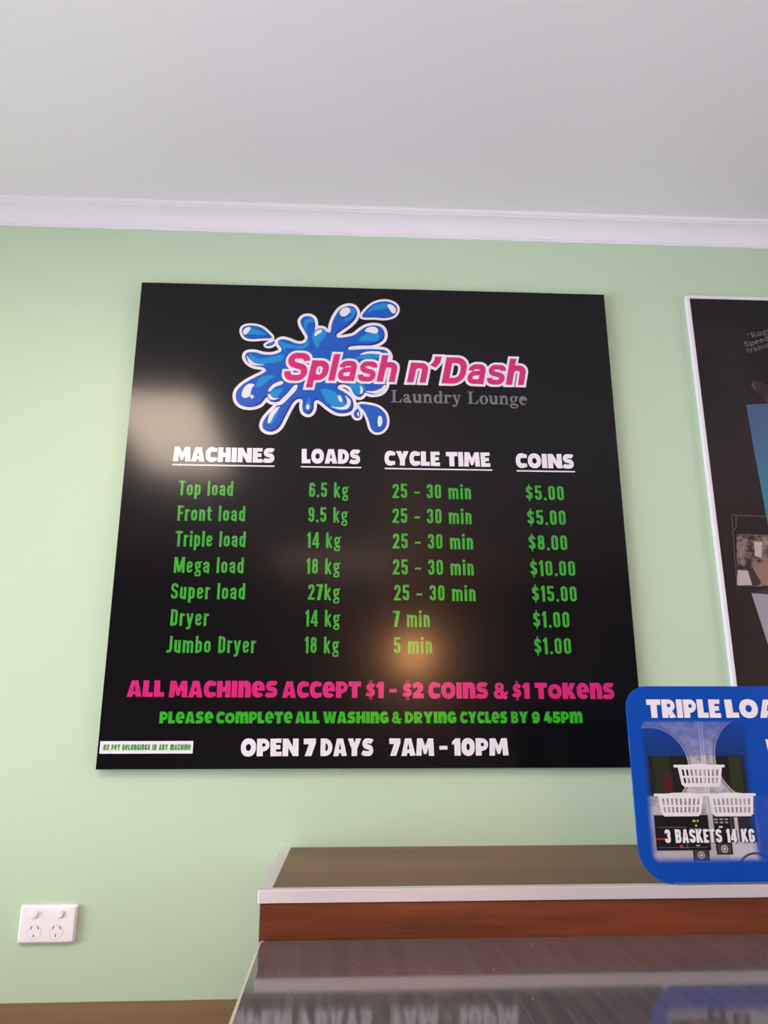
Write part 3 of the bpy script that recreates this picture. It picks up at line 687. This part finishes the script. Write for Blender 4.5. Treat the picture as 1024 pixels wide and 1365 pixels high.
flat_mesh('printed_paper', [pq([(1.4968, 1.7038), (1.5197, 1.5861), (1.5400, 1.4800), (1.90, 1.4700), (1.90, 1.6900), (1.5358, 1.7014)])], yp, M['ppaper'], PO)
M['pdark'] = plain('slate_print', srgb(58, 50, 58), .25)
flat_mesh('printed_strip', [pq([(1.5020, 1.7045), (1.5380, 1.7180), (1.90, 1.7080), (1.90, 1.6920), (1.5360, 1.7020)])], yp - .0003, M['pdark'], PO)
M['pquote'] = plain('dim_quote_print', srgb(104, 98, 104), .3)
for tx, x0, z, wd in (('"Rugge', 1.5790, 2.3790, .083), ('Speed Q', 1.5680, 2.3545, .098), ('transmi', 1.5720, 2.3370, .080)):
    fs = text_faces('serif', tx, x0 - 1.4244, x0 - 1.4244 + wd, z - 1.29, .0150, 0, radians(17.5))
    flat_mesh('lettering', fs, yp, M['pquote'], PO)

# ------------------------------------------------------------------ double power point
po = empty('power_outlet', (-.1283, 0, .9728))
tag(po, 'white double power outlet with two switches, low on the green wall at left', 'power outlet')
bm = bmesh.new()
W_, H_ = .116, .0718
def rr(x0, x1, z0, z1, r, y, k=5):
    out = []
    for cx_, cz_, a0 in ((x1 - r, z1 - r, 0), (x0 + r, z1 - r, 90), (x0 + r, z0 + r, 180), (x1 - r, z0 + r, 270)):
        for i in range(k + 1):
            an = radians(a0 + 90 * i / k); out.append((cx_ + r * cos(an), y, cz_ + r * sin(an)))
    return out
loops = [[bm.verts.new(p) for p in rr(0 + i, W_ - i, 0 + i, H_ - i, .004, y)] for i, y in ((0, 0), (0, -.004), (.0012, -.0075), (.0042, -.0105), (.0052, -.0108))]
for A, B_ in zip(loops, loops[1:]):
    for i in range(len(A)): bm.faces.new((A[i], A[(i + 1) % len(A)], B_[(i + 1) % len(A)], B_[i]))
bm.faces.new(loops[-1]); bm.faces.new(list(reversed(loops[0])))
bm_obj('wall_plate', bm, M['plastic'], po)
def disc(name, cx_, cz_, r, y0, y1, mat, parent, flat=None, k=28, bev=.0008):
    ol = []
    for i in range(k):
        an = 2 * pi * i / k; x, z = r * cos(an), r * sin(an)
        if flat is not None: z = max(z, -flat)
        ol.append((x + cx_, z + cz_))
    return prism(name, ol, y1, y0, mat, parent, bevel=bev)
M['plastic_groove'] = plain('socket_groove', srgb(196, 190, 200), .4)
for sx_ in (.0300, .0815):
    disc('switch_recess', sx_, .0552, .0078, -.0100, -.0110, M['plastic_groove'], po)
    disc('rocker_switch', sx_, .0556, .0070, -.0100, -.0148, M['plastic'], po)
for cx_ in (.0335, .0775):
    disc('socket_groove', cx_, .0222, .0138, -.0105, -.01095, M['plastic_groove'], po, bev=0)
    sk = disc('socket_face', cx_, .0222, .0132, -.0105, -.0114, M['plastic'], po, bev=.0003)
    for ox, oz, an in ((-.0066, .0080, -30), (.0070, .0078, 30), (-.0006, -.0064, 0)):
        a_ = radians(an); l, w = .0030, .0009
        q = [(cx_ + ox + x * cos(a_) - z * sin(a_), .0222 + oz + x * sin(a_) + z * cos(a_)) for x, z in ((-w, -l), (w, -l), (w, l), (-w, l))]
        flat_mesh('slot', [q], -.01155, M['dark'], sk)

# ------------------------------------------------------------------ timber bulkhead with aluminium edge
bk = empty('timber_bulkhead', (.40, -.238, 0))
tag(bk, 'red-brown timber bulkhead with aluminium edged top against the wall, behind the grey counter', 'bulkhead')
X0, X1, YB, ZT = 0.0, 2.30, -.2385, 1.15
box('cabinet_body', .0035, X1, YB + .002, .2375, 0.0, 1.130, M['front_wood'], bk)
box('top_panel', .021, X1, YB + .021, .2375, 1.130, 1.1495, M['top_wood'], bk)
def ltrim(parent):
    w, z0, z1 = .0215, 1.1312, 1.1503
    o1 = prism('edge_trim', [(0, z0), (X1, z0), (X1, z1), (0, z1)], YB, YB + w - .0005, M['alu'], parent, bevel=.0008)
    o2 = box('edge_trim', 0, w - .001, YB + w, .2375, z0, z1, M['alu'], parent, .0008)
ltrim(bk)

# ------------------------------------------------------------------ grey counter in front of it
ct = empty('folding_counter', (.4065, -.84, 0))
TILT = 0.0234   # the top falls slightly towards the room
tag(ct, 'glossy grey folding counter with a thin pale metal edge, in front of the timber bulkhead', 'counter')
ct.rotation_euler.x = radians(0)
t = NT('glossy_grey_top'); c = t.coord(scale=(38, 1.2, 1)); n = t.noise(c, 2, 4, .6)
c2 = t.coord(scale=(1, 1, 1)); vo = t.N.new('ShaderNodeTexVoronoi'); t.L.new(c2, vo.inputs['Vector']); vo.inputs['Scale'].default_value = 26
speck = t.math('LESS_THAN', vo.outputs['Distance'], .030)
base = t.mix(t.step(n, .3, .7), (.085, .074, .082, 1), (.12, .105, .112, 1))
base = t.mix(speck, base, (.6, .6, .6, 1))
t.set(Base_Color=base, Roughness=t.lerp(n, .2, .8, .055, .10), IOR=1.75, Specular_IOR_Level=.5)
M['counter_top'] = t.m
cw_, cd0, cd1 = 2.2, .3635, -.42
# top with a small back-left corner radius
ol = [(cw_, cd1), (cw_, cd0)]
for k in range(7):
    an = radians(90 + 90 * k / 6); ol.append((.009 + .009 * cos(an), cd0 - .012 + .012 * sin(an)))
ol += [(0, cd1 + .02), (.006, cd1 + .006), (.02, cd1)]
bm = bmesh.new(); vsb = [bm.verts.new((x, y, 1.0795)) for x, y in ol]; f = bm.faces.new(vsb)
r = bmesh.ops.extrude_face_region(bm, geom=[f])
for v in r['geom']:
    if isinstance(v, bmesh.types.BMVert): v.co.z = 1.050
for v in bm.verts: v.co.z -= (cd0 - v.co.y) * TILT
bm_obj('counter_top', bm, M['counter_top'], ct)
# thin metal edge band running round the visible sides
band = [(x, y) for x, y in ol[4:]]
bm = bmesh.new()
def offs(pts, d):
    q = stroke(pts, 2 * d); L = [f[0] for f in q] + [q[-1][1]]; Rr = [f[3] for f in q] + [q[-1][2]]
    return L, Rr
L1, R1 = offs(band, .0018)
rows_ = [[bm.verts.new((p.x, p.y, z - (cd0 - p.y) * TILT)) for p in side] for side, z in ((L1, 1.048), (L1, 1.0797), (R1, 1.0797), (R1, 1.048))]
for A, B_ in zip(rows_, rows_[1:] + rows_[:1]):
    for i in range(len(A) - 1): bm.faces.new((A[i], A[i + 1], B_[i + 1], B_[i]))
M['edge_metal'] = plain('pale_edge_metal', srgb(214, 212, 200), .3, metal=.3)
bm_obj('edge_band', bm, M['edge_metal'], ct)
M['counter_body'] = plain('grey_counter_body', srgb(150, 148, 150), .4)
box('body', .02, cw_ - .02, cd1 + .04, cd0 - .01, .08, 1.028, M['counter_body'], ct)
box('plinth', .04, cw_ - .04, cd1 + .08, cd0 - .03, 0, .08, M['dark'], ct)

# ------------------------------------------------------------------ low timber bench on the left
be = empty('wooden_bench', (-.6, -.25, 0))
tag(be, 'low brown woodgrain bench against the green wall, below the power outlet', 'bench')
box('bench_top', -1.2, .998, -.22, .2495, .836, .8655, M['bench_wood'], be, .001)
box('side_panel', -1.19, -1.172, -.20, .24, 0, .836, M['bench_wood'], be)
box('side_panel', .97, .988, -.20, .24, 0, .836, M['bench_wood'], be)
box('back_rail', -1.172, .97, .20, .22, .70, .836, M['bench_wood'], be)

# ------------------------------------------------------------------ acrylic load sign
ls = empty('load_sign', (1.0065, -.4640, 1.1503))
tag(ls, 'blue rounded acrylic sign with three white basket pictures, standing on the bulkhead edge', 'sign')
SW, SH = .335, .3100
def panel_outline(w, h, rt, rb, k=8):
    out = []
    for cx_, cz_, r_, a0 in ((w - rt, h - rt, rt, 0), (rt, h - rt, rt, 90), (rb, rb, rb, 180), (w - rb, rb, rb, 270)):
        for i in range(k + 1):
            an = radians(a0 + 90 * i / k); out.append((cx_ + r_ * cos(an), cz_ + r_ * sin(an)))
    return out
t = NT('load_sign_print_reflection'); c = t.coord(); s_ = t.sep(c); U, V = s_[0], s_[2]  # blue print, plus mirrored washers painted into the panel colour
def rmask(u0, u1, v0, v1, e=.0012):
    a_ = t.math('MULTIPLY', t.step(U, u0 - e, u0 + e), t.step(U, u1 + e, u1 - e))
    b_ = t.math('MULTIPLY', t.step(V, v0 - e, v0 + e), t.step(V, v1 + e, v1 - e))
    return t.math('MULTIPLY', a_, b_)
def dist(cu, cv):
    du = t.math('SUBTRACT', U, cu); dv = t.math('SUBTRACT', V, cv)
    return t.math('SQRT', t.math('ADD', t.math('MULTIPLY', du, du), t.math('MULTIPLY', dv, dv)))
def cmask(cu, cv, r, e=.0012): return t.step(dist(cu, cv), r + e, r - e)
def AND(a_, b_): return t.math('MULTIPLY', a_, b_)
pn = t.noise(c, 60, 3)
col = t.mix(t.step(pn, .35, .7), srgb(150, 146, 158), srgb(196, 190, 200))
dark = t.mix(t.step(V, .19, .13), srgb(36, 42, 32), srgb(20, 20, 16))
# painted reflection: two round machine doors with pale rims
for cu, cv, r_ in ((.035, .180, .066), (.210, .193, .0705)):
    low = t.step(V, .131, .135)
    col = t.mix(AND(cmask(cu, cv, r_), low), col, srgb(120, 112, 108))
    col = t.mix(AND(cmask(cu, cv, r_ - .0022), low), col, srgb(192, 184, 182))
    col = t.mix(AND(cmask(cu, cv, r_ - .0042), low), col, srgb(30, 30, 28))
col = t.mix(AND(rmask(.036, .066, .134, .196), cmask(.035, .18, .0618)), col, srgb(38, 46, 30))
col = t.mix(rmask(.052, .066, .140, .166, .004), col, srgb(84, 26, 26))
col = t.mix(AND(rmask(.166, .187, .135, .195), cmask(.21, .193, .066)), col, srgb(46, 54, 34))
# centre strip
col = t.mix(rmask(.1200, .1275, .105, .256), col, srgb(206, 206, 216))
col = t.mix(rmask(.1232, .1242, .105, .256, .0004), col, srgb(120, 124, 150))
# control panels, lower white fascias of the same painted reflection
col = t.mix(rmask(.030, .2, .030, .1045), col, srgb(178, 174, 182))
col = t.mix(rmask(.030, .1205, .0500, .1040), col, srgb(24, 24, 26))
col = t.mix(rmask(.1285, .1580, .0500, .1040), col, srgb(28, 28, 31))
col = t.mix(rmask(.158, .200, .050, .1040), col, srgb(40, 42, 50))
col = t.mix(rmask(.164, .1695, .060, .1), col, srgb(196, 194, 200))
col = t.mix(rmask(.150, .198, .034, .062), col, srgb(196, 194, 204))
for u0, u1, v0, v1, cc in ((.034, .082, .0850, .0857, (120, 120, 124)), (.0815, .0822, .052, .085, (120, 120, 124)), (.034, .115, .0545, .0551, (110, 110, 114)),
                           (.069, .0745, .054, .0585, (206, 40, 96)), (.070, .073, .062, .082, (190, 30, 90)), (.030, .046, .0668, .0690, (180, 40, 40)),
                           (.094, .099, .0930, .0965, (150, 190, 60)), (.101, .104, .0930, .0965, (120, 170, 60)), (.098, .1005, .086, .089, (190, 190, 190)),
                           (.137, .143, .084, .0865, (210, 210, 214)), (.096, .102, .0568, .0582, (200, 200, 200))):
    col = t.mix(rmask(u0, u1, v0, v1, .0004), col, srgb(*cc))
for i in range(3):
    for j in range(2):
        col = t.mix(rmask(.131 + i * .0085, .1365 + i * .0085, .0910 + j * .0048, .0935 + j * .0048, .0006), col, srgb(150, 150, 154))
    col = t.mix(rmask(.088 + i * .007, .0925 + i * .007, .0815, .0835, .0006), col, srgb(130, 130, 134))
for cu, cv, r_ in ((.1030, .0430, .0135), (.1425, .0520, .0135)):
    col = t.mix(rmask(cu - r_, cu + r_, cv - .0085, cv + .0095, .0005), col, srgb(30, 28, 30))
    col = t.mix(rmask(cu - r_ + .0025, cu + r_ - .0025, cv - .0065, cv + .0075, .0005), col, srgb(74, 66, 62))
    col = t.mix(cmask(cu, cv, .0056, .0006), col, srgb(196, 188, 186))
    col = t.mix(cmask(cu, cv, .0040, .0006), col, srgb(90, 84, 82))
    col = t.mix(cmask(cu, cv, .0022, .0006), col, srgb(206, 200, 198))
rg = AND(t.step(dist(.192, .014), .0335, .0320), t.step(dist(.192, .014), .0285, .0300))
col = t.mix(rg, col, srgb(60, 66, 90))
blue_ = srgb(4, 74, 178)
# translucent blue film: strong round the edge and over the top and the right side
ov_top = t.math('MULTIPLY', t.step(V, .1955, .1975), t.lerp(V, .196, .25, .42, .72))
ov_right = t.math('MULTIPLY', t.step(U, .186, .205), .96)
du = t.math('SUBTRACT', t.math('ABSOLUTE', t.math('SUBTRACT', U, .1800)), .1600 - .014)
dv = t.math('SUBTRACT', t.math('ABSOLUTE', t.math('SUBTRACT', V, .1425)), .1115 - .014)
du = t.math('MAXIMUM', du, 0.0); dv = t.math('MAXIMUM', dv, 0.0)
dd = t.math('SQRT', t.math('ADD', t.math('MULTIPLY', du, du), t.math('MULTIPLY', dv, dv)))
edge = t.step(dd, .001, .0145)
fac = t.math('MAXIMUM', t.math('MAXIMUM', ov_top, ov_right), edge)
col = t.mix(fac, col, blue_)
t.set(Base_Color=col, Roughness=.12, Specular_IOR_Level=.45)
M['load_print_reflection'] = t.m
prism('panel', panel_outline(SW, SH, .036, .058), -.0045, 0, M['load_print_reflection'], ls, bevel=.0006)
t = NT('clear_acrylic'); t.set(Base_Color=(.85, .92, 1, 1), Roughness=.05, IOR=1.49, Transmission_Weight=.85); M['acrylic'] = t.m
box('foot', .055, SW - .055, -.0110, .050, 0, .0030, M['acrylic'], ls, .0005)
M['sign_white'] = plain('white_sign_print', srgb(236, 232, 242), .2)
yl = -.0050
for tx, a_, b_ in (('TRIPLE', .0345, .1620), ('LOAD', .1705, .2920)):
    letter([('chunky', tx, a_, b_, .2578, .0302)], M['sign_white'], 'white title lettering', yl, ls, zoff=0)
M['soft_shadow'] = plain('lettering_drop_shade', srgb(40, 40, 46), .2)
letter([('condb', '3 BASKETS 14 KG', .0470, .1965, .0606, .0205)], M['soft_shadow'], 'dark offset print under the caption', yl, ls, 'caption_shadow', 0)
letter([('condb', '3 BASKETS 14 KG', .0453, .1947, .0618, .0205)], M['sign_white'], 'white caption lettering', yl - .0003, ls, zoff=0)
flat_mesh('lettering', [[(.2362, .2000), (.2420, .2000), (.2410, .2225), (.2335, .2225)]], yl, M['sign_white'], ls)
M['basket_white'] = plain('basket_print_white', srgb(232, 228, 232), .25)
M['basket_slot'] = plain('basket_print_slot', srgb(150, 146, 148), .3)
def basket(x0, x1, xb0, xb1, zt, zb):
    rim = .0042
    prt = []
    n_ = 9
    prt += tess([(x0, zt - rim), (x0, zt)] + [(x0 + (x1 - x0) * k / 8, zt + (.0012 if 3 <= k <= 5 else 0)) for k in range(1, 8)] + [(x1, zt), (x1, zt - rim)])
    h = zt - zb
    def wx(f, z):  # f across, z height
        q = (z - zb) / h
        a_ = xb0 + (x0 + .006 - xb0) * q; b_ = xb1 + (x1 - .004 - xb1) * q
        return a_ + (b_ - a_) * f
    r_ = .004
    outer = [(wx(0, zt - rim) , zt - rim), (wx(0, zb + r_), zb + r_), (wx(0, zb) + r_, zb), (wx(1, zb) - r_, zb), (wx(1, zb + r_), zb + r_), (wx(1, zt - rim), zt - rim)]
    holes = []
    for zz0, zz1 in ((zb + .006, zb + .0145), (zb + .0175, zb + .0275)):
        for k in range(n_):
            f0 = .10 + .80 * k / (n_ - 1) - .024; f1 = f0 + .048
            holes.append([(wx(f0, zz0), zz0), (wx(f1, zz0), zz0), (wx(f1, zz1), zz1), (wx(f0, zz1), zz1)])
    prt += tess(outer, holes)
    b = flat_mesh('printed_basket', prt, yl - .0002, M['basket_white'], ls)
    b['label'] = 'white printed laundry basket picture'
basket(.0712, .1577, .0825, .1468, .1822, .1472)
basket(.0333, .1215, .0440, .1085, .1372, .1020)
basket(.1195, .2049, .1290, .1965, .1370, .1015)

# ------------------------------------------------------------------ lamps behind the photographer, seen only in the gloss of the board
cl = empty('ceiling_light', (-.27, -1.62, CEIL))
tag(cl, 'rectangular recessed ceiling light panel above the photographer', 'ceiling light')
em = NT('lamp_diffuser'); em.b.inputs['Emission Color'].default_value = (1.0, .79, .62, 1); em.b.inputs['Emission Strength'].default_value = 22.0
M['diffuser'] = em.m
box('housing', -.22, .22, -.48, .48, -.020, 0, M['frame_white'], cl)
box('diffuser', -.20, .20, -.46, .46, -.024, -.020, M['diffuser'], cl)
cl2 = empty('ceiling_light', (.45, -4.25, CEIL))
tag(cl2, 'dim ceiling light panel near the back wall, farthest from the price board', 'ceiling light')
em = NT('dim_lamp_diffuser'); em.b.inputs['Emission Color'].default_value = (1.0, .70, .55, 1); em.b.inputs['Emission Strength'].default_value = 4.5
box('housing', -.50, .50, -.24, .24, -.020, 0, M['frame_white'], cl2)
box('diffuser', -.48, .48, -.22, .22, -.024, -.020, em.m, cl2)
wl = empty('wall_lamp', (1.12, ROOM_Y, 2.03))
tag(wl, 'small warm glowing wall lamp on the back wall behind the photographer', 'lamp')
em = NT('warm_lamp_glass'); em.b.inputs['Emission Color'].default_value = (1.0, .44, .16, 1); em.b.inputs['Emission Strength'].default_value = 78.0
M['warm'] = em.m
box('back_plate', -.06, .06, 0, .02, -.10, .10, M['frame_white'], wl, .004)
bm = bmesh.new(); bmesh.ops.create_uvsphere(bm, u_segments=24, v_segments=16, radius=.115)
for v in bm.verts: v.co.y += .135
bm_obj('globe', bm, M['warm'], wl, True)
